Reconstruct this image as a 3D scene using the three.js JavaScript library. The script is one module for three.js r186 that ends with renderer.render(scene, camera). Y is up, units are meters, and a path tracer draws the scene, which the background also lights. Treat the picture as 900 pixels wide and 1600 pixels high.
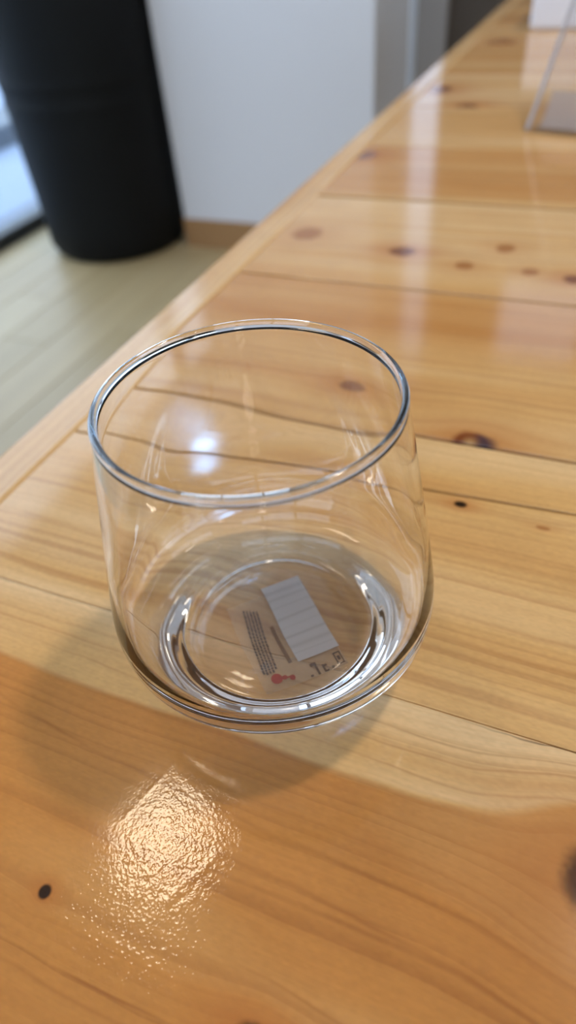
import * as THREE from 'three';
import { RectAreaLightUniformsLib } from 'three/addons/lights/RectAreaLightUniformsLib.js';
import { mergeGeometries } from 'three/addons/utils/BufferGeometryUtils.js';
import { RoundedBoxGeometry } from 'three/addons/geometries/RoundedBoxGeometry.js';

// ---------------------------------------------------------------- renderer, camera, sky, lights
RectAreaLightUniformsLib.init();
const scene = new THREE.Scene();
const renderer = new THREE.WebGLRenderer({ antialias: true });
renderer.toneMapping = THREE.LinearToneMapping;
renderer.toneMappingExposure = 0.87;
renderer.shadowMap.enabled = true;

const TOP = 0.72;                       // height of the table top over the floor
const CEIL = 3.2;                       // ceiling height
const camera = new THREE.PerspectiveCamera(74.88, 900 / 1600, 0.02, 60);
{
  const right = new THREE.Vector3(0.92349, -0.0718, -0.37684);
  const up = new THREE.Vector3(-0.20838, 0.73088, -0.64992);
  const back = new THREE.Vector3(0.32209, 0.67872, 0.66);
  camera.quaternion.setFromRotationMatrix(new THREE.Matrix4().makeBasis(right, up, back));
  camera.position.set(0.06535, TOP + 0.17929, 0.11863);
}
camera.focus = 0.178;
camera.userData.fStop = 7.4;
camera.updateMatrixWorld();

// daylight outside, seen through the glazed wall and the high windows
scene.background = new THREE.Color(0.62, 0.79, 1.0);
scene.backgroundIntensity = 4.1;

const LAMPS = {                         // ceiling lamps: position, drop below the ceiling, size, colour, strength
  main: { at: [0.79, -0.87], drop: 0, size: 0.28, color: [1.0, 0.84, 0.62], power: 200 },
  warm: { at: [-0.95, -0.59], drop: 0, size: 0.32, turn: -0.39, square: true, color: [1.0, 0.8, 0.56], power: 21 },
  cool: { at: [-1.78, -2.57], drop: 0.32, size: 0.17, color: [0.28, 0.56, 1.0], power: 100 },
  dim: { at: [-1.61, -2.31], drop: 0.32, size: 0.15, color: [0.28, 0.56, 1.0], power: 48 },
  spare: { at: [2.2, 0.9], drop: 0, size: 0.3, color: [1.0, 0.84, 0.64], power: 60 },
  rear: { at: [0.9, 1.6], drop: 0, size: 0.3, color: [1.0, 0.84, 0.64], power: 40 },
};

// ---------------------------------------------------------------- helpers
const names = {};
function numbered(name) {
  const n = names[name] = (names[name] ?? -1) + 1;
  return n ? `${name}_${String(n).padStart(3, '0')}` : name;
}
function add(name, geometry, material, parent = scene, at = null, turn = 0) {
  const m = new THREE.Mesh(geometry, material);
  m.name = parent === scene ? numbered(name) : name;
  if (at) m.position.set(...at);
  m.rotation.y = turn;
  m.castShadow = m.receiveShadow = true;
  parent.add(m);
  return m;
}
function tag(o, label, category, group) {
  o.userData.label = label; o.userData.category = category;
  if (group) o.userData.group = group;
  return o;
}
function thing(name, label, category, at = [0, 0, 0], turn = 0, group) {
  const g = new THREE.Group();
  g.name = numbered(name); g.position.set(...at); g.rotation.y = turn;
  scene.add(g);
  return tag(g, label, category, group);
}
function structure(name, geometry, material, at, turn) {
  const m = add(name, geometry, material, scene, at, turn);
  m.userData.kind = 'structure';
  return m;
}
function box(x0, x1, y0, y1, z0, z1) {
  return new THREE.BoxGeometry(x1 - x0, y1 - y0, z1 - z0).translate((x0 + x1) / 2, (y0 + y1) / 2, (z0 + z1) / 2);
}
function rng(seed) {
  let s = seed >>> 0;
  return () => { s = (s + 0x6D2B79F5) | 0; let t = Math.imul(s ^ (s >>> 15), 1 | s); t = (t + Math.imul(t ^ (t >>> 7), 61 | t)) ^ t; return ((t ^ (t >>> 14)) >>> 0) / 4294967296; };
}
// gradient-free value noise, -1..1
function hash(i, j, s) {
  let h = Math.imul(i, 374761393) + Math.imul(j, 668265263) + Math.imul(s, 974634777);
  h = Math.imul(h ^ (h >>> 13), 1274126177); h ^= h >>> 16;
  return (h >>> 0) / 2147483648 - 1;
}
function noise(x, y, s = 0) {
  const i = Math.floor(x), j = Math.floor(y);
  let u = x - i, v = y - j; u = u * u * (3 - 2 * u); v = v * v * (3 - 2 * v);
  const a = hash(i, j, s), b = hash(i + 1, j, s), c = hash(i, j + 1, s), d = hash(i + 1, j + 1, s);
  return a + (b - a) * u + (c - a) * v + (a - b - c + d) * u * v;
}
const fbm = (x, y, s) => 0.6 * noise(x, y, s) + 0.3 * noise(x * 2.1, y * 2.1, s + 7) + 0.15 * noise(x * 4.3, y * 4.3, s + 13);
const clamp = (x, a = 0, b = 1) => Math.min(b, Math.max(a, x));
const smooth = (a, b, x) => { const t = clamp((x - a) / (b - a)); return t * t * (3 - 2 * t); };
const mix3 = (a, b, t) => [a[0] + (b[0] - a[0]) * t, a[1] + (b[1] - a[1]) * t, a[2] + (b[2] - a[2]) * t];
const toS = (x) => 255 * (x <= 0.0031308 ? 12.92 * x : 1.055 * Math.pow(Math.max(x, 0), 1 / 2.4) - 0.055);
const lin = (r, g, b) => [r, g, b].map((x) => { x /= 255; return x <= 0.04045 ? x / 12.92 : ((x + 0.055) / 1.055) ** 2.4; });
function texture(w, h, fn, srgb) {                     // fn(i, j) -> [r, g, b] linear 0..1
  const d = new Uint8Array(w * h * 4);
  for (let j = 0, k = 0; j < h; j++) for (let i = 0; i < w; i++, k += 4) {
    const c = fn(i, j);
    for (let q = 0; q < 3; q++) d[k + q] = clamp(srgb ? toS(c[q]) : c[q] * 255, 0, 255) + 0.5;
    d[k + 3] = 255;
  }
  const t = new THREE.DataTexture(d, w, h, THREE.RGBAFormat);
  t.magFilter = THREE.LinearFilter; t.minFilter = THREE.LinearMipmapLinearFilter; t.generateMipmaps = true;
  t.wrapS = t.wrapT = THREE.MirroredRepeatWrapping;
  if (srgb) t.colorSpace = THREE.SRGBColorSpace;
  t.needsUpdate = true;
  return t;
}
const flat = (r, g, b, rough = 0.6, more = {}) => new THREE.MeshPhysicalMaterial({ color: new THREE.Color().setRGB(...lin(r, g, b)), roughness: rough, ...more });

// ---------------------------------------------------------------- pine
// Wood colour at a place on the table: x runs along the boards, z across them (metres, glass at 0, 0).
const PINE = { pale: lin(228, 196, 150), mid: lin(212, 169, 110), orange: lin(190, 131, 68), late: lin(150, 94, 46), dark: lin(52, 30, 20), red: lin(120, 66, 38) };
// knots: x, z, radius along x, radius across, kind (0 brown, 1 black hole, 2 dark eye, 3 faint)
const KNOTS = [
  [0.1035, 0.0428, 0.0105, 0.0108, 2], [-0.0253, 0.0928, 0.0016, 0.0017, 1], [0.043, -0.0804, 0.0026, 0.0018, 1], [0.074, -0.0766, 0.0026, 0.0011, 3],
  [0.0398, -0.1195, 0.0092, 0.0085, 2], [-0.0215, -0.1512, 0.0078, 0.0048, 0], [-0.0432, -0.3128, 0.0085, 0.0075, 0], [0.0204, -0.3315, 0.006, 0.007, 3],
  [-0.1168, -0.3298, 0.011, 0.012, 3], [0.0001, -0.2995, 0.006, 0.006, 3], [0.0399, -0.2987, 0.005, 0.005, 3], [0.0656, -0.2935, 0.006, 0.006, 0],
  [-0.0766, -0.6904, 0.011, 0.015, 0], [-0.131, -0.5156, 0.009, 0.013, 0], [-0.1202, -0.7702, 0.012, 0.016, 0], [0.036, 0.1005, 0.0045, 0.003, 2],
  [0.0135, -0.69, 0.012, 0.014, 3], [-0.1, -1.06, 0.02, 0.03, 3],
];
const CURLS = [[-0.068, -0.1, 0.03, 0.011]];           // places where the figure swirls
function wood(x, z, b) {
  // b: {seed, tone, fig}
  let zz = z, kd = 9, kk = null, halo = 0;
  for (const k of KNOTS) {
    if (k[1] < b.z0 - 0.02 || k[1] > b.z1 + 0.02) continue;
    if ((k[1] < b.z0 || k[1] > b.z1)) continue;
    const dx = (x - k[0]) / k[2], dz = (z - k[1]) / k[3], d = Math.sqrt(dx * dx + dz * dz);
    if (d < 7) zz += (k[1] - zz) * 0.75 * Math.exp(-((dx * dx) / 5 + (dz * dz) / 6)) * (k[4] === 3 ? 0.5 : 1);
    if (d < kd) { kd = d; kk = k; }
    halo = Math.max(halo, Math.exp(-(dx * dx / 9 + dz * dz / 4)) * (k[4] === 3 ? 0.35 : k[4] === 1 ? 0.7 : 0.8));
  }
  for (const c of CURLS) {
    const dx = (x - c[0]) / c[2], dz = (z - c[1]) / c[3];
    zz += 0.012 * Math.exp(-(dx * dx + dz * dz)) * Math.sin(dx * 5 + dz * 2);
  }
  const s = b.seed;
  zz += 0.0026 * noise(x * 6, z * 9, s) + 0.0008 * noise(x * 24, z * 60, s + 1) + 0.00025 * noise(x * 90, z * 160, s + 31);
  // growth rings: wide pale early wood, a thin darker late line
  let t = zz * b.freq + 1.5 * noise(3.1, zz * 55, s + 2) + 0.6 * noise(x * 1.7, zz * 160, s + 3);
  const f = t - Math.floor(t);
  const ringAmp = 0.15 + 0.85 * Math.pow(clamp(0.5 + 0.6 * hash(Math.floor(t), 5, s)), 1.6) * (0.7 + 0.3 * noise(x * 14, Math.floor(t) * 3.7, s + 33));
  const late = (smooth(0.35, 0.9, f) - smooth(0.93, 1, f)) * ringAmp;
  const fine = noise(x * 16, zz * 1500, s + 4) * 0.6 + noise(x * 50, zz * 3800, s + 5) * 0.4;
  const broad = clamp(0.5 + b.tone(x, zz) + 0.28 * noise(x * 3.5, zz * 34, s + 6) + 0.16 * noise(x * 12, zz * 110, s + 8));
  let c = broad < 0.5 ? mix3(PINE.pale, PINE.mid, broad * 2) : mix3(PINE.mid, PINE.orange, broad * 2 - 1);
  const streak = noise(x * 5, zz * 620, s + 35) * 0.6 + noise(x * 9, zz * 1250, s + 36) * 0.4;
  c = mix3(c, PINE.late, clamp(late * 0.46 + 0.1 * fine + 0.2 * streak));
  const m = 1 + 0.06 * fine + 0.05 * fbm(x * 60, z * 60, s + 9) + 0.05 * noise(x * 700, z * 1400, s + 37);
  c = [c[0] * m, c[1] * m, c[2] * m];
  if (b.fade) c = mix3(c, lin(204, 162, 114), b.fade);
  for (const L of b.lines ?? []) {                     // darker single grain lines: z at x = 0, slope, bow, strength, width, from, to
    if (x < L[5] || x > L[6]) continue;
    const d = Math.abs(zz - (L[0] + L[1] * x + L[2] * x * x) - 0.0004 * noise(x * 90, 2, s + 21)) / L[4];
    if (d < 3) c = mix3(c, PINE.late, L[3] * Math.exp(-d * d) * (0.6 + 0.4 * noise(x * 60, 8, s + 22)) * smooth(L[5], L[5] + 0.012, x) * (1 - smooth(L[6] - 0.012, L[6], x)));
  }
  if (b.crack) {
    const d = Math.abs(z - b.crack - 0.0005 * noise(x * 55, 4, 77) - 0.0003 * noise(x * 240, 6, 78)) / (0.00022 + 0.00012 * noise(x * 120, 9, 79));
    if (d < 3) c = mix3(c, PINE.dark, Math.exp(-d * d) * (x > 0.02 ? 0.55 + 0.45 * noise(x * 45, 1, 80) + 0.3 * smooth(0.05, 0.09, x) : 0.35));
  }
  if (halo > 0.01) c = mix3(c, lin(176, 104, 48), halo * 0.75);
  if (kk) {
    const edge = 1 + 0.1 * noise(x * 200, z * 200, 40) + 0.03 * noise(x * 900, z * 900, 41);
    const kin = 1 - smooth(edge * 0.7, edge * 1.25, kd);
    if (kin > 0) {
      const rings = 0.5 + 0.5 * Math.sin(kd * 14 + 2 * noise(x * 400, z * 400, 42));
      let kc = kk[4] === 1 ? mix3([0.006, 0.004, 0.003], lin(70, 36, 18), smooth(0.75, 1.25, kd))
        : kk[4] === 2 ? mix3(lin(84, 40, 20), lin(44, 20, 12), smooth(0.35, 0.95, kd) * 0.8 + 0.2 * rings)
          : kk[4] === 0 ? mix3(lin(136, 86, 56), lin(110, 66, 42), rings * 0.6) : lin(150, 92, 50);
      if (kk === KNOTS[4]) { const dx = (x - kk[0] + 0.0012) / 0.0028, dz = (z - kk[1] - 0.0005) / 0.0042; kc = mix3(mix3(lin(112, 52, 24), lin(66, 50, 62), smooth(kk[0] - 0.002, kk[0] + 0.004, x)), lin(190, 150, 100), Math.exp(-dx * dx - dz * dz)); }
      c = mix3(c, kc, kin * (kk[4] === 3 ? 0.7 : 0.95));
    }
  }
  return c;
}
const DENT = 0.0002;                                   // metres from black to white in the varnish maps
// scratches in the varnish near the viewer: x0, z0, x1, z1, width, height
const SCRATCHES = [
  [-0.0118, 0.0545, -0.017, 0.0722, 0.0007, 0.05], [0.0128, 0.0672, 0.0045, 0.0845, 0.0011, 0.11], [0.0062, 0.0853, 0.0108, 0.0752, 0.0006, -0.05],
  [-0.0062, 0.0958, 0.0026, 0.0957, 0.0005, 0.1], [-0.0085, 0.0862, -0.0065, 0.0925, 0.0005, 0.08], [0.0508, 0.0292, 0.0484, 0.0375, 0.0007, 0.045], [0.0495, 0.0765, 0.0458, 0.0872, 0.00035, 0.05], [-0.013, 0.1003, -0.0095, 0.1012, 0.0005, 0.08],
  [0.0255, 0.0335, 0.04, 0.062, 0.0008, 0.02], [-0.0105, 0.0505, -0.0128, 0.0555, 0.0009, 0.03],
];
function varnish(x, z, near) {
  let h = 0.5 + 0.022 * noise(x * 30, z * 260, 60) + 0.008 * noise(x * 1300, z * 1300, 61) + 0.014 * noise(x * 300, z * 300, 62) + 0.012 * noise(x * 60, z * 700, 66);
  if (near) {
    // worn patch, where the varnish has lifted into fine blisters
    const px = (x - 0.001) / 0.0165, pz = (z - 0.074) / 0.024, p = Math.exp(-Math.pow(px * px + pz * pz, 1.6));
    h += p * (0.022 * noise(x * 560, z * 560, 63) + 0.06 * noise(x * 1250, z * 1250, 64) + 0.05 * noise(x * 2700, z * 2700, 69));
    const qx = (x - 0.001) / 0.026, qz = (z - 0.094) / 0.012, q = Math.exp(-(qx * qx + qz * qz));
    h += q * 0.2 * Math.max(0, noise(x * 1700, z * 1700, 65) - 0.1);
    h += 0.05 * Math.max(0, noise(x * 1500, z * 1500, 67) - 0.72);
    for (const [x0, z0, x1, z1, w, a] of SCRATCHES) {
      const ex = x1 - x0, ez = z1 - z0, l2 = ex * ex + ez * ez, u = clamp(((x - x0) * ex + (z - z0) * ez) / l2);
      const d = Math.hypot(x - x0 - u * ex, z - z0 - u * ez) / w;
      if (d < 3) h += 1.6 * a * Math.exp(-d * d) * (0.7 + 0.5 * noise(u * 14, a * 50, 68)) * Math.min(1, 6 * Math.min(u, 1 - u) + 0.2);
    }
  }
  return h;
}

const bumpWide = texture(1024, 1024, (i, j) => { const h = varnish(i / 1024 * 0.16 + 3, j / 1024 * 0.16 + 3, false); return [h, h, h]; });
const bumpNear = texture(2048, 1024, (i, j) => { const h = varnish(-0.14 + i / 2047 * 0.28, 0.01 + j / 1023 * 0.14, true); return [h, h, h]; });

function pineMaterial(map, bump) {
  return new THREE.MeshPhysicalMaterial({ map, roughness: 0.09, ior: 1.5, specularIntensity: 1, bumpMap: bump, bumpScale: DENT });
}
// A plank with eased edges; corner z may differ at its two ends. uv are metres scaled by u0, v0, du, dv.
function plankGeo(x0, x1, a0, a1, b0, b1, y0, y1, ch, uv) {
  // a0,a1: far z at x0,x1 ; b0,b1: near z at x0,x1
  const P = [];
  const ring = (y, i) => [[x0 + i, y, b0 - i], [x1 - i, y, b1 - i], [x1 - i, y, a1 + i], [x0 + i, y, a0 + i]];
  const rings = [ring(y0, 0), ring(y1 - ch, 0), ring(y1 - ch * 0.35, ch * 0.3), ring(y1, ch)];
  const quad = (a, b, c, d) => P.push(a, b, c, a, c, d);
  for (let r = 0; r < 3; r++) for (let k = 0; k < 4; k++) quad(rings[r][k], rings[r][(k + 1) % 4], rings[r + 1][(k + 1) % 4], rings[r + 1][k]);
  quad(...rings[3]); quad(...[...rings[0]].reverse());
  const g = new THREE.BufferGeometry();
  g.setAttribute('position', new THREE.Float32BufferAttribute(P.flat(), 3));
  g.setAttribute('uv', new THREE.Float32BufferAttribute(P.flatMap((p) => uv(p[0], p[2])), 2));
  g.computeVertexNormals();
  return g;
}

// ---------------------------------------------------------------- the room
const white = flat(206, 206, 210, 0.75), ceilingWhite = flat(226, 224, 220, 0.9), cream = flat(206, 198, 186, 0.85);
const darkWood = flat(74, 62, 50, 0.55), blackMetal = flat(30, 34, 40, 0.45), oak = flat(150, 112, 70, 0.6), taupe = flat(148, 140, 134, 0.7);
const glassPane = new THREE.MeshPhysicalMaterial({ color: 0xffffff, roughness: 0, transmission: 1, thickness: 0, ior: 1.5 });
const tintedPane = new THREE.MeshPhysicalMaterial({ color: new THREE.Color().setRGB(0.62, 0.63, 0.66), roughness: 0, transmission: 1, thickness: 0, ior: 1.5 });
const XW = -1.92, ZB = -2.75, ZA = -4.3, XR = 4.2, ZF = 3.2;   // glazed side, back wall, alcove wall, right, front
const floor = structure('floor', box(XW - 0.1, XR + 0.1, -0.12, -0.012, ZA - 0.1, ZF + 0.1), flat(126, 116, 98, 0.8));
structure('ceiling', box(XW - 0.1, XR + 0.1, CEIL, CEIL + 0.12, ZA - 0.1, ZF + 0.1), ceilingWhite);
structure('wall_right', mergeGeometries([box(XR, XR + 0.12, -0.012, 0.7, ZB, ZF), box(XR, XR + 0.12, 2.5, CEIL, ZB, ZF), box(XR, XR + 0.12, 0.7, 2.5, ZB, -1.6), box(XR, XR + 0.12, 0.7, 2.5, 1.4, ZF)]), cream);
structure('wall_front', mergeGeometries([box(XW - 0.1, -1.5, -0.012, CEIL, ZF, ZF + 0.12), box(3.6, XR + 0.12, -0.012, CEIL, ZF, ZF + 0.12), box(-1.5, 3.6, -0.012, 0.4, ZF, ZF + 0.12), box(-1.5, 3.6, 2.7, CEIL, ZF, ZF + 0.12)]), cream);
structure('wall_alcove', box(XW - 0.1, -1.24, -0.012, CEIL, ZA - 0.12, ZA), cream);
structure('wall_alcove_side', box(-1.24, -1.14, -0.012, CEIL, ZA - 0.12, ZB - 0.1), cream);

// floor: pale boards running along the table, those the photograph shows; the rest of the floor lies bare below
{
  const rand = rng(5);
  const mats = [0, 1, 2, 3].map((k) => {
    const base = [lin(180, 163, 126), lin(174, 156, 119), lin(186, 169, 132), lin(170, 152, 114)][k];
    const t = texture(128, 512, (i, j) => {
      const n = 0.5 * noise(i / 5, j / 90, 80 + k) + 0.5 * noise(i / 22, j / 160, 90 + k);
      return mix3(base, base.map((q) => q * 0.8), clamp(0.4 + 0.5 * n));
    }, true);
    return new THREE.MeshPhysicalMaterial({ map: t, roughness: 0.42 });
  });
  const W = 0.155;
  for (let x = XW + 0.012, c = 0; x < 0.25; x += W, c++) {
    let z = (x > -1.4 ? ZB + 0.05 : ZA + 0.05) - rand() * 0.3;
    while (z < 0.4) {
      const L = 0.9 + rand() * 0.5, far = Math.max(z, x > -1.4 ? ZB + 0.002 : ZA + 0.002), x1 = x + W - 0.0018, z1 = z + L - 0.0018;
      const k = Math.floor(rand() * 4);
      add('floor_board', plankGeo(x, x1, far, far, z1, z1, -0.012, 0, 0.0015, (px, pz) => [(px - x) / W, (pz - z) / 1.4]), mats[k], floor);
      z += L;
    }
  }
}
// white pillar that stands out into the room, with an oak skirting round its foot
structure('wall_pillar', box(-1.226, -0.552, -0.012, CEIL, -2.36, -1.942), white);
structure('baseboard_pillar', mergeGeometries([box(-1.229, -0.545, 0, 0.095, -1.942, -1.935), box(-0.552, -0.545, 0, 0.095, -2.36, -1.942), box(-1.229, -1.226, 0, 0.095, -2.36, -1.942)]), oak);
structure('trim_1', box(-0.5522, -0.545, 0.095, CEIL, -2.36, -2.31), flat(214, 224, 238, 0.5));
// wall between the pillar and the back wall, below and beside the slim window
// back wall, dark panelled, with two openings
const SL = [-0.70, -0.535, TOP - 0.05, TOP + 1.75], TR = [-0.22, 0.15, TOP + 1.1, TOP + 1.5];
structure('wall_back', mergeGeometries([
  box(-1.24, SL[0], -0.012, CEIL, ZB - 0.1, ZB), box(SL[0], SL[1], SL[3], CEIL, ZB - 0.1, ZB),
  box(SL[1], TR[0], -0.012, CEIL, ZB - 0.1, ZB), box(TR[0], TR[1], -0.012, TR[2], ZB - 0.1, ZB), box(TR[0], TR[1], TR[3], CEIL, ZB - 0.1, ZB), box(TR[1], XR, -0.012, CEIL, ZB - 0.1, ZB),
]), darkWood);
structure('wall_panel', box(SL[0], SL[1] + 0.005, 0, SL[2], ZB - 0.1, ZB + 0.02), taupe);
for (const [n, [x0, x1, y0, y1]] of [['window_2', SL], ['window_3', TR]]) {
  const w = new THREE.Group(); w.name = n; w.userData.kind = 'structure'; scene.add(w);
  add('window_frame', mergeGeometries([box(x0, x0 + 0.012, y0, y1, ZB - 0.07, ZB - 0.02), box(x1 - 0.012, x1, y0, y1, ZB - 0.07, ZB - 0.02), box(x0 + 0.012, x1 - 0.012, y0, y0 + 0.012, ZB - 0.07, ZB - 0.02), box(x0 + 0.012, x1 - 0.012, y1 - 0.012, y1, ZB - 0.07, ZB - 0.02)]), white, w);
  add('pane', box(x0 + 0.012, x1 - 0.012, y0 + 0.012, y1 - 0.012, ZB - 0.047, ZB - 0.043), tintedPane, w);
}
// glazed side: two tall panes in a black frame, wall before and above
structure('wall_left', mergeGeometries([box(XW - 0.1, XW, -0.012, CEIL, -0.25, ZF), box(XW - 0.1, XW, 2.6, CEIL, ZA, -0.25)]), white);
const WZ = [ZA, -2.72, -1.15, -0.25];
const glazing = new THREE.Group(); glazing.name = 'window_1'; glazing.userData.kind = 'structure'; scene.add(glazing);
for (let k = 0; k < 3; k++) {
  const z0 = WZ[k], z1 = WZ[k + 1];
  add('bottom_rail', box(XW - 0.06, XW, 0, 0.045, z0 + 0.025, z1 - 0.025), blackMetal, glazing);
  add('top_rail', box(XW - 0.06, XW, 2.55, 2.6, z0 + 0.025, z1 - 0.025), blackMetal, glazing);
  add('stile', box(XW - 0.06, XW, 0, 2.6, z1 - 0.025, z1 + (k === 2 ? 0 : 0.025)), blackMetal, glazing);
  add('pane', box(XW - 0.034, XW - 0.03, 0.045, 2.55, z0 + 0.025, z1 - 0.025), glassPane, glazing);
}
{
  const w = new THREE.Group(); w.name = 'window_4'; w.userData.kind = 'structure'; scene.add(w);
  for (let k = 0; k < 3; k++) {
    const x0 = -1.5 + k * 1.7, x1 = x0 + 1.7;
    add('window_frame', mergeGeometries([box(x0, x0 + 0.04, 0.4, 2.7, ZF + 0.03, ZF + 0.09), box(x1 - 0.04, x1, 0.4, 2.7, ZF + 0.03, ZF + 0.09), box(x0 + 0.04, x1 - 0.04, 0.4, 0.44, ZF + 0.03, ZF + 0.09), box(x0 + 0.04, x1 - 0.04, 2.66, 2.7, ZF + 0.03, ZF + 0.09)]), blackMetal, w);
    add('pane', box(x0 + 0.04, x1 - 0.04, 0.44, 2.66, ZF + 0.058, ZF + 0.062), glassPane, w);
  }
}
{
  const w = new THREE.Group(); w.name = 'window_5'; w.userData.kind = 'structure'; scene.add(w);
  for (const [z0, z1] of [[-1.6, -0.1], [-0.1, 1.4]]) {
    add('window_frame', mergeGeometries([box(XR + 0.03, XR + 0.09, 0.7, 0.74, z0, z1), box(XR + 0.03, XR + 0.09, 2.46, 2.5, z0, z1), box(XR + 0.03, XR + 0.09, 0.74, 2.46, z0, z0 + 0.04), box(XR + 0.03, XR + 0.09, 0.74, 2.46, z1 - 0.04, z1)]), blackMetal, w);
    add('pane', box(XR + 0.058, XR + 0.062, 0.74, 2.46, z0 + 0.04, z1 - 0.04), glassPane, w);
  }
}
// outside: a pale pavement, a kerb and the road
structure('ground_outside', box(-14, XW - 0.1, -0.2, -0.03, -16, 8), flat(150, 165, 188, 0.8));
structure('pavement_outside', box(-1.9, 6, -0.2, -0.03, ZF + 0.12, 16), flat(178, 186, 196, 0.8));
structure('step_outside', box(-2.2, XW - 0.1, -0.03, -0.01, -6, 2), flat(120, 132, 150, 0.7));
structure('kerb_outside', box(-3.35, -3.0, -0.03, 0.07, -16, 8), flat(120, 128, 138, 0.8));

// ---------------------------------------------------------------- ceiling lamps: a glowing disc in a ring, and its light just below
function lamp(key, label) {
  const L = LAMPS[key], [x, z] = L.at, s = L.size;
  const g = thing('ceiling_lamp', label, 'lamp', [x, CEIL - L.drop, z]);
  if (L.drop) add('rod', new THREE.CylinderGeometry(0.006, 0.006, L.drop, 12).translate(0, L.drop / 2, 0), blackMetal, g);
  g.rotation.y = L.turn ?? 0;
  if (L.square) add('housing', mergeGeometries([box(-s * 0.53, s * 0.53, -0.01, 0, -s * 0.53, s * 0.53), box(-s * 0.53, s * 0.53, -0.02, -0.01, -s * 0.53, -s * 0.5), box(-s * 0.53, s * 0.53, -0.02, -0.01, s * 0.5, s * 0.53), box(-s * 0.53, -s * 0.5, -0.02, -0.01, -s * 0.5, s * 0.5), box(s * 0.5, s * 0.53, -0.02, -0.01, -s * 0.5, s * 0.5)]), ceilingWhite, g);
  else add('housing', new THREE.LatheGeometry([[0, 0], [s * 0.62, 0], [s * 0.64, -0.012], [s * 0.6, -0.022], [s * 0.53, -0.022], [s * 0.52, -0.012], [0, -0.012]].map((p) => new THREE.Vector2(...p)), 48), ceilingWhite, g);
  const glow = new THREE.MeshStandardMaterial({ color: 0xffffff, emissive: new THREE.Color().setRGB(...L.color), emissiveIntensity: 4 });
  add('diffuser', L.square ? box(-s * 0.5, s * 0.5, -0.016, -0.0101, -s * 0.5, s * 0.5) : new THREE.CylinderGeometry(s * 0.515, s * 0.515, 0.003, 48).translate(0, -0.0145, 0), glow, g);
  const light = new THREE.RectAreaLight(new THREE.Color().setRGB(...L.color), L.power, s * (L.square ? 0.97 : 0.8), s * (L.square ? 0.97 : 0.8));
  light.position.set(0, -0.024, 0); light.rotation.x = -Math.PI / 2;
  g.add(light);
}
lamp('main', 'round warm ceiling lamp to the right above the table');
lamp('warm', 'square warm ceiling lamp left of the table, mirrored in its varnish below the glass');
lamp('cool', 'small cool white lamp hanging by the glazed wall, the brighter one nearer the corner');
lamp('dim', 'small cool white lamp hanging by the glazed wall, the dimmer one nearer the table');
lamp('spare', 'round warm ceiling lamp near the right wall');
lamp('rear', 'round warm ceiling lamp behind the viewer');

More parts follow.
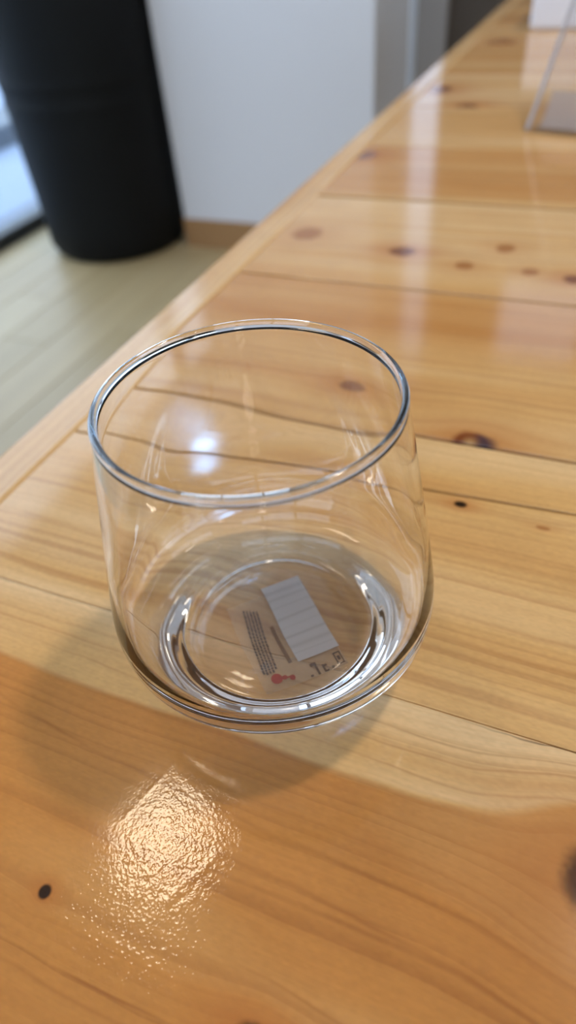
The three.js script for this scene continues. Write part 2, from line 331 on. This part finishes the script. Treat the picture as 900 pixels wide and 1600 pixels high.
// ---------------------------------------------------------------- the table
const table = thing('pine_table', 'long varnished knotty pine table of wide cross boards with an edge strip', 'table');
const ZC = -0.118, ZD = [-0.0766, -0.0895], ZE = 0.01, XE = -0.1373, X1 = 0.66;
function board(x0, x1, a0, a1, b0, b1, mat, u0, du, v0, dv, ch = 0.0007) {
  return add('board', plankGeo(x0, x1, a0, a1, b0, b1, TOP - 0.028, TOP, ch, (x, z) => [(x - u0) / du, (z - v0) / dv]), mat, table);
}
function boardTexture(w, h, x0, dx, z0, dz, b) {
  return texture(w, h, (i, j) => wood(x0 + (i / (w - 1)) * dx, z0 + (j / (h - 1)) * dz, b), true);
}
{
  // nearest board, in front of the glass
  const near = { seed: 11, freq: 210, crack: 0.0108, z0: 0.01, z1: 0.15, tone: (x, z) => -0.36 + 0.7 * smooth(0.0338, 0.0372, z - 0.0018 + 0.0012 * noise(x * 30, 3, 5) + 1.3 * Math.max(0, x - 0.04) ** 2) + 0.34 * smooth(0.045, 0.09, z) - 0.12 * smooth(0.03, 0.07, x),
    lines: [[0.0575, 0.06, -0.5, 0.5, 0.0006, -0.1, 0.12], [0.0665, 0.03, 0.3, 0.55, 0.0007, -0.02, 0.12], [0.0715, -0.03, 0.3, 0.6, 0.0008, 0.0, 0.12], [0.1022, 0.002, 0, 0.9, 0.00035, -0.016, 0.024], [0.106, 0, 0, 0.5, 0.0005, -0.1, 0.1], [0.0855, 0.06, 0.2, 0.45, 0.0005, 0.02, 0.12], [0.0185, 0.02, 0, 0.4, 0.0004, 0.0, 0.13], [0.0255, -0.01, 0, 0.35, 0.0004, 0.02, 0.13], [0.0300, 0.02, 0, 0.3, 0.0004, -0.13, 0.13]] };
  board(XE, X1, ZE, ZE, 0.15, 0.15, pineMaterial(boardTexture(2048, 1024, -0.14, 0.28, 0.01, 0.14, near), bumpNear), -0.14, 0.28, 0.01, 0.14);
  // the board under the glass, split along its length
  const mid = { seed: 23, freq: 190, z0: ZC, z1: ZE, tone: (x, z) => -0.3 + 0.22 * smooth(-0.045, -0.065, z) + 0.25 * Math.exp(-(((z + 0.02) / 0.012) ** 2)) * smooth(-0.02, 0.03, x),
    lines: [[-0.028, 0.02, 0, 0.45, 0.0012, 0.02, 0.13], [-0.0185, 0.03, 0, 0.4, 0.001, -0.13, 0.13], [-0.006, 0.01, 0, 0.3, 0.0008, -0.13, 0.13], [-0.079, -0.03, 0, 0.4, 0.0009, 0.0, 0.13], [-0.047, 0, 0, 0.3, 0.0009, -0.13, 0.13]] };
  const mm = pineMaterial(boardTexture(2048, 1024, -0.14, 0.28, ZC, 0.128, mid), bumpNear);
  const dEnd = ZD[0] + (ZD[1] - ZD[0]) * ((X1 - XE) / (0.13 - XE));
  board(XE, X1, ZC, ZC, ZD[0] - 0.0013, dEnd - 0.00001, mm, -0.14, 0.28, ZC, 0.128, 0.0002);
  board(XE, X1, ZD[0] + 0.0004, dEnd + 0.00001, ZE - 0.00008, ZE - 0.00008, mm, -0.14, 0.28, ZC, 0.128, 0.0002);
  // boards behind it
  const rows = [
    [-0.2585, ZC, 1024, 512, { seed: 31, freq: 150, tone: (x, z) => 0.02 + 0.3 * smooth(-0.19, -0.22, z) - 0.1 * smooth(-0.16, -0.13, z) }],
    [-0.4065, -0.2585, 1024, 512, { seed: 47, freq: 140, tone: (x, z) => -0.12 + 0.25 * smooth(-0.285, -0.265, z) }],
    [-0.5450, -0.4065, 512, 256, { seed: 53, freq: 120, tone: (x, z) => 0.3 - 0.2 * smooth(-0.44, -0.41, z) }],
    [-0.6900, -0.5450, 512, 256, { seed: 67, freq: 60, tone: () => -0.1 }],
    [-0.8500, -0.6900, 512, 256, { seed: 71, freq: 50, tone: () => -0.3 }],
    [-1.0450, -0.8500, 512, 256, { seed: 83, freq: 40, tone: (x, z) => 0.05 + 0.45 * smooth(-0.98, -1.03, z) }],
    [-1.2000, -1.0450, 512, 256, { seed: 91, freq: 45, tone: () => -0.2 }],
    [-1.3500, -1.2000, 512, 256, { seed: 97, freq: 45, tone: () => 0.2 }],
  ];
  const back = [];
  for (const [a, b, w, h, d] of rows) {
    d.z0 = a; d.z1 = b; d.fade = b > -0.2 ? 0.2 : 0.32;
    const gap = b === -0.2585 ? 0.0019 : b < -0.5 ? 0.0015 : b === -0.4065 ? 0.0036 : 0.0022;
    const m = pineMaterial(boardTexture(w, h, -0.14, 0.36, a, b - a, d), bumpWide.clone());
    m.bumpMap.repeat.set(0.36 / 0.16, (b - a) / 0.16);
    back.push(m);
    board(XE, X1, a, a, b - gap, b - gap, m, -0.14, 0.36, a, b - a);
  }
  for (const [k, a, b] of [[3, -1.5, -1.35], [5, -1.66, -1.5], [2, -1.86, -1.66], [4, 0.15, 0.29], [3, 0.29, 0.45]]) board(XE, X1, a, a, b - 0.0012, b - 0.0012, back[k], -0.14 + k * 0.07, 0.36, a, b - a);
  // edge strip: grain runs along it
  const strip = { seed: 101, freq: 90, z0: -9, z1: 9, tone: () => -0.18 };
  const sm = pineMaterial(texture(512, 128, (i, j) => wood(5 + i / 511 * 0.6, 5 + j / 127 * 0.024, strip), true), bumpWide);
  add('edge_strip', plankGeo(-0.1612, XE - 0.0006, -1.86, -1.86, 0.45, 0.45, TOP - 0.03, TOP, 0.0022, (x, z) => [z / 0.6, (x + 0.1612) / 0.024]), sm, table);
  const frameWood = flat(120, 76, 40, 0.6);
  add('frame', mergeGeometries([box(XE - 0.01, X1 - 0.01, TOP - 0.048, TOP - 0.0281, -1.85, 0.44), box(-0.12, -0.095, TOP - 0.12, TOP - 0.048, -1.8, 0.4), box(0.6, 0.625, TOP - 0.12, TOP - 0.048, -1.8, 0.4)]), frameWood, table);
  for (const x of [-0.1, 0.57]) for (const z of [-1.75, 0.35]) add('leg', box(x - 0.03, x + 0.03, 0, TOP - 0.048, z - 0.03, z + 0.03), frameWood, table);
}

// ---------------------------------------------------------------- the tumbler
const V2 = (a) => a.map((p) => new THREE.Vector2(...p));
const tumbler = thing('glass_tumbler', 'clear empty glass tumbler with thick base standing on the pine table', 'glass', [0, TOP + 0.0002, 0]);
{
  const curve = (pts, n) => new THREE.SplineCurve(V2(pts)).getPoints(n);
  const glass = new THREE.MeshPhysicalMaterial({ color: 0xffffff, roughness: 0, transmission: 1, thickness: 0.002, ior: 1.5 });
  const outer = curve([[0.0290, 0.0002], [0.0304, 0.0008], [0.0328, 0.0040], [0.0362, 0.0087], [0.0404, 0.0131], [0.0441, 0.0172], [0.0471, 0.0205], [0.0479, 0.0255], [0.0477, 0.0305], [0.0468, 0.037], [0.0449, 0.0488], [0.0431, 0.06], [0.0413, 0.0704], [0.0395, 0.081], [0.0377, 0.0906]], 120);
  const lip = []; for (let k = 1; k < 14; k++) { const t = k / 14 * Math.PI; lip.push(new THREE.Vector2(0.03680 + 0.0009 * Math.cos(t), 0.0906 + 0.0004 * Math.sin(t))); }
  const inner = curve([[0.0359, 0.0906], [0.0378, 0.081], [0.0396, 0.0704], [0.0414, 0.06], [0.0434, 0.0488], [0.0452, 0.037], [0.0458, 0.030], [0.0452, 0.0245], [0.0432, 0.0196], [0.0392, 0.0164], [0.033, 0.015], [0.024, 0.0146], [0.012, 0.0145], [0, 0.0145]], 90);
  const under = curve([[0, 0.0014], [0.012, 0.0014], [0.021, 0.0013], [0.0255, 0.0009], [0.0280, 0.0003], [0.029, 0.0002]], 30).slice(0, -1);
  add('bowl', new THREE.LatheGeometry([...under, ...outer, ...lip, ...inner], 160), glass, tumbler);
  const bead = []; for (let k = 0; k <= 32; k++) { const t = k / 32 * 2 * Math.PI; bead.push(new THREE.Vector2(0.03678 + 0.00102 * Math.cos(t), 0.0922 + 0.00116 * Math.sin(t))); }
  add('rim', new THREE.LatheGeometry(bead, 160), glass, tumbler);
  // sticker under the base: clear printed film, a white label on it. a runs along the label, b across it
  const S = new THREE.Group(); S.name = 'sticker'; tumbler.add(S);
  S.position.set(0.0004, 0.0007, 0.0003);
  S.scale.set(1.06, 1, 1.08);
  S.rotation.y = -Math.PI / 4;             // x of the sticker = a, z of the sticker = -b
  const slab = (a0, a1, b0, b1, y0, y1) => box(a0, a1, y0, y1, -b1, -b0);
  const paper = texture(256, 64, (i) => {
    const a = i / 255 * 30; let v = 1;
    for (const [c, w, d] of [[3.2, 0.9, 0.16], [6.2, 0.6, 0.14], [9.5, 0.35, 0.1], [13.6, 0.4, 0.2], [16.5, 0.3, 0.08], [19.8, 0.5, 0.2], [23.6, 0.9, 0.16], [26.5, 0.35, 0.1]]) v -= d * Math.exp(-(((a - c) / w) ** 2));
    return [0.66 * v, 0.68 * v, 0.72 * v];
  }, true);
  const label = slab(-0.0153, 0.0149, 0.0, 0.0128, 0.00012, 0.0002);
  add('white_label', label, new THREE.MeshPhysicalMaterial({ map: paper, roughness: 0.7 }), S).userData.label = 'white label with grey bars';
  add('film', slab(-0.0125, 0.0225, -0.0125, 0.0125, 0, 0.00004), new THREE.MeshPhysicalMaterial({ color: new THREE.Color().setRGB(0.85, 0.78, 0.66), roughness: 0.5, transparent: true, opacity: 0.12 }), S);
  const ink = [], rand = rng(77);
  for (let r = 0; r < 5; r++) for (let a = -0.0095 + r * 0.0005; a < 0.0145;) {       // lines of small print beside the label
    const l = 0.0004 + rand() * 0.0012, b = -0.0108 + r * 0.00095 + 0.0012 * (0.0145 - a) / 0.024 * 2;
    ink.push(slab(a, a + l, b, b + 0.00055, 0.00005, 0.00008)); a += l + 0.00022;
  }
  for (const [a0, a1, b0, b1] of [[0.0166, 0.0215, 0.0098, 0.0102], [0.0166, 0.0215, 0.0116, 0.012], [0.0166, 0.0171, 0.0098, 0.012], [0.021, 0.0215, 0.0098, 0.012], [0.0182, 0.0199, 0.0105, 0.0113],
    [0.0172, 0.0222, 0.0034, 0.0041], [0.0172, 0.0184, 0.0024, 0.0034], [0.019, 0.0222, 0.0054, 0.006], [0.0192, 0.02, 0.006, 0.0068], [0.0215, 0.0222, 0.006, 0.0068], [0.0212, 0.022, 0.0012, 0.002], [0.021, 0.0218, 0.0078, 0.0086]]) ink.push(slab(a0, a1, b0, b1, 0.00005, 0.00008));
  add('print', mergeGeometries(ink), flat(52, 46, 46, 0.6), S).userData.label = 'dark small print';
  add('brown_bar', slab(-0.001, 0.0142, -0.0027, -0.0016, 0.00005, 0.00008), flat(112, 84, 58, 0.6), S).userData.label = 'brown bar';
  const blob = (r, a, b, k) => new THREE.CylinderGeometry(r, r, 0.00004, 20).scale(1, 1, k).translate(a, 0.00007, -b);
  add('red_emblem', mergeGeometries([blob(0.0019, 0.018, -0.0078, 0.85), blob(0.0008, 0.0185, -0.0056, 1), blob(0.001, 0.0195, -0.0036, 0.8), slab(0.0186, 0.0191, -0.0052, -0.004, 0.00005, 0.00008)]), flat(170, 12, 26, 0.5), S).userData.label = 'red round emblem';
}

// ---------------------------------------------------------------- the bin
{
  const bin = thing('black_bin', 'tall black plastic bin standing on the floor beside the white pillar', 'bin', [-1.513, 0, -1.95]);
  const plastic = flat(7, 8, 8, 0.6, { specularIntensity: 0.35 }), lid = flat(12, 13, 14, 0.5);
  const r = (y) => 0.249 + 0.022 * (y / 0.66);
  const prof = [[0, 0.012], [0.21, 0.012], [0.22, 0], [0.229, 0.003], [0.238, 0.014], [r(0.04), 0.04]];
  for (const y of [0.1, 0.2, 0.3, 0.4]) prof.push([r(y), y]);
  for (const y of [0.46, 0.52]) prof.push([r(y), y], [r(y) + 0.003, y + 0.006], [r(y) + 0.003, y + 0.02], [r(y), y + 0.026]);
  prof.push([r(0.82), 0.82], [r(0.82) - 0.006, 0.82], [r(0.3) - 0.006, 0.3], [0.2, 0.03], [0, 0.03]);
  add('body', new THREE.LatheGeometry(V2(prof), 72), plastic, bin);
  add('rim', new THREE.TorusGeometry(r(0.82) - 0.002, 0.008, 12, 72).rotateX(Math.PI / 2).translate(0, 0.823, 0), plastic, bin);
  add('lid', new THREE.LatheGeometry(V2([[0, 0.92], [0.1, 0.915], [0.2, 0.89], [0.25, 0.855], [0.272, 0.833], [0.262, 0.833], [0.19, 0.875], [0, 0.9]]), 72), lid, bin);
}

// ---------------------------------------------------------------- things at the far end of the table
{
  const clear = new THREE.MeshPhysicalMaterial({ color: new THREE.Color().setRGB(0.97, 0.97, 0.98), roughness: 0.02, transmission: 1, thickness: 0, ior: 1.49 });
  const cut = flat(196, 194, 200, 0.5, { transmission: 0.4 });
  const h = thing('sign_holder', 'clear acrylic slanted sign holder standing on the table', 'sign holder', [-0.005, TOP + 0.0003, -0.6], -0.26);
  const lean = 0.66, tilt = (g) => g.rotateX(-lean).translate(0, 0.003, 0);
  add('front_sheet', tilt(box(0.003, 0.15, 0, 0.2, -0.0025, 0)), clear, h);
  add('cut_edge', tilt(box(0, 0.003, 0, 0.2, -0.0025, 0)), cut, h).userData.label = 'pale cut edge';
  add('foot', box(0.004, 0.15, 0, 0.0024, -0.06, -0.002), clear, h);
  add('insert', tilt(box(0.012, 0.048, 0.004, 0.036, -0.0045, -0.0027)), flat(196, 180, 170, 0.6, { transparent: true, opacity: 0.55 }), h).userData.label = 'small grey card';
  const p = thing('paper_pack', 'white paper box at the far end of the table behind the acrylic sign holder', 'box', [-0.075, TOP + 0.0003, -1.15]);
  add('wrapper', new RoundedBoxGeometry(0.22, 0.075, 0.16, 3, 0.006).translate(0.11, 0.0375, -0.08), flat(224, 224, 230, 0.7), p);
  add('flap', box(0.02, 0.2, 0.0752, 0.0762, -0.15, -0.03), flat(232, 232, 238, 0.7), p);
}

renderer.render(scene, camera);
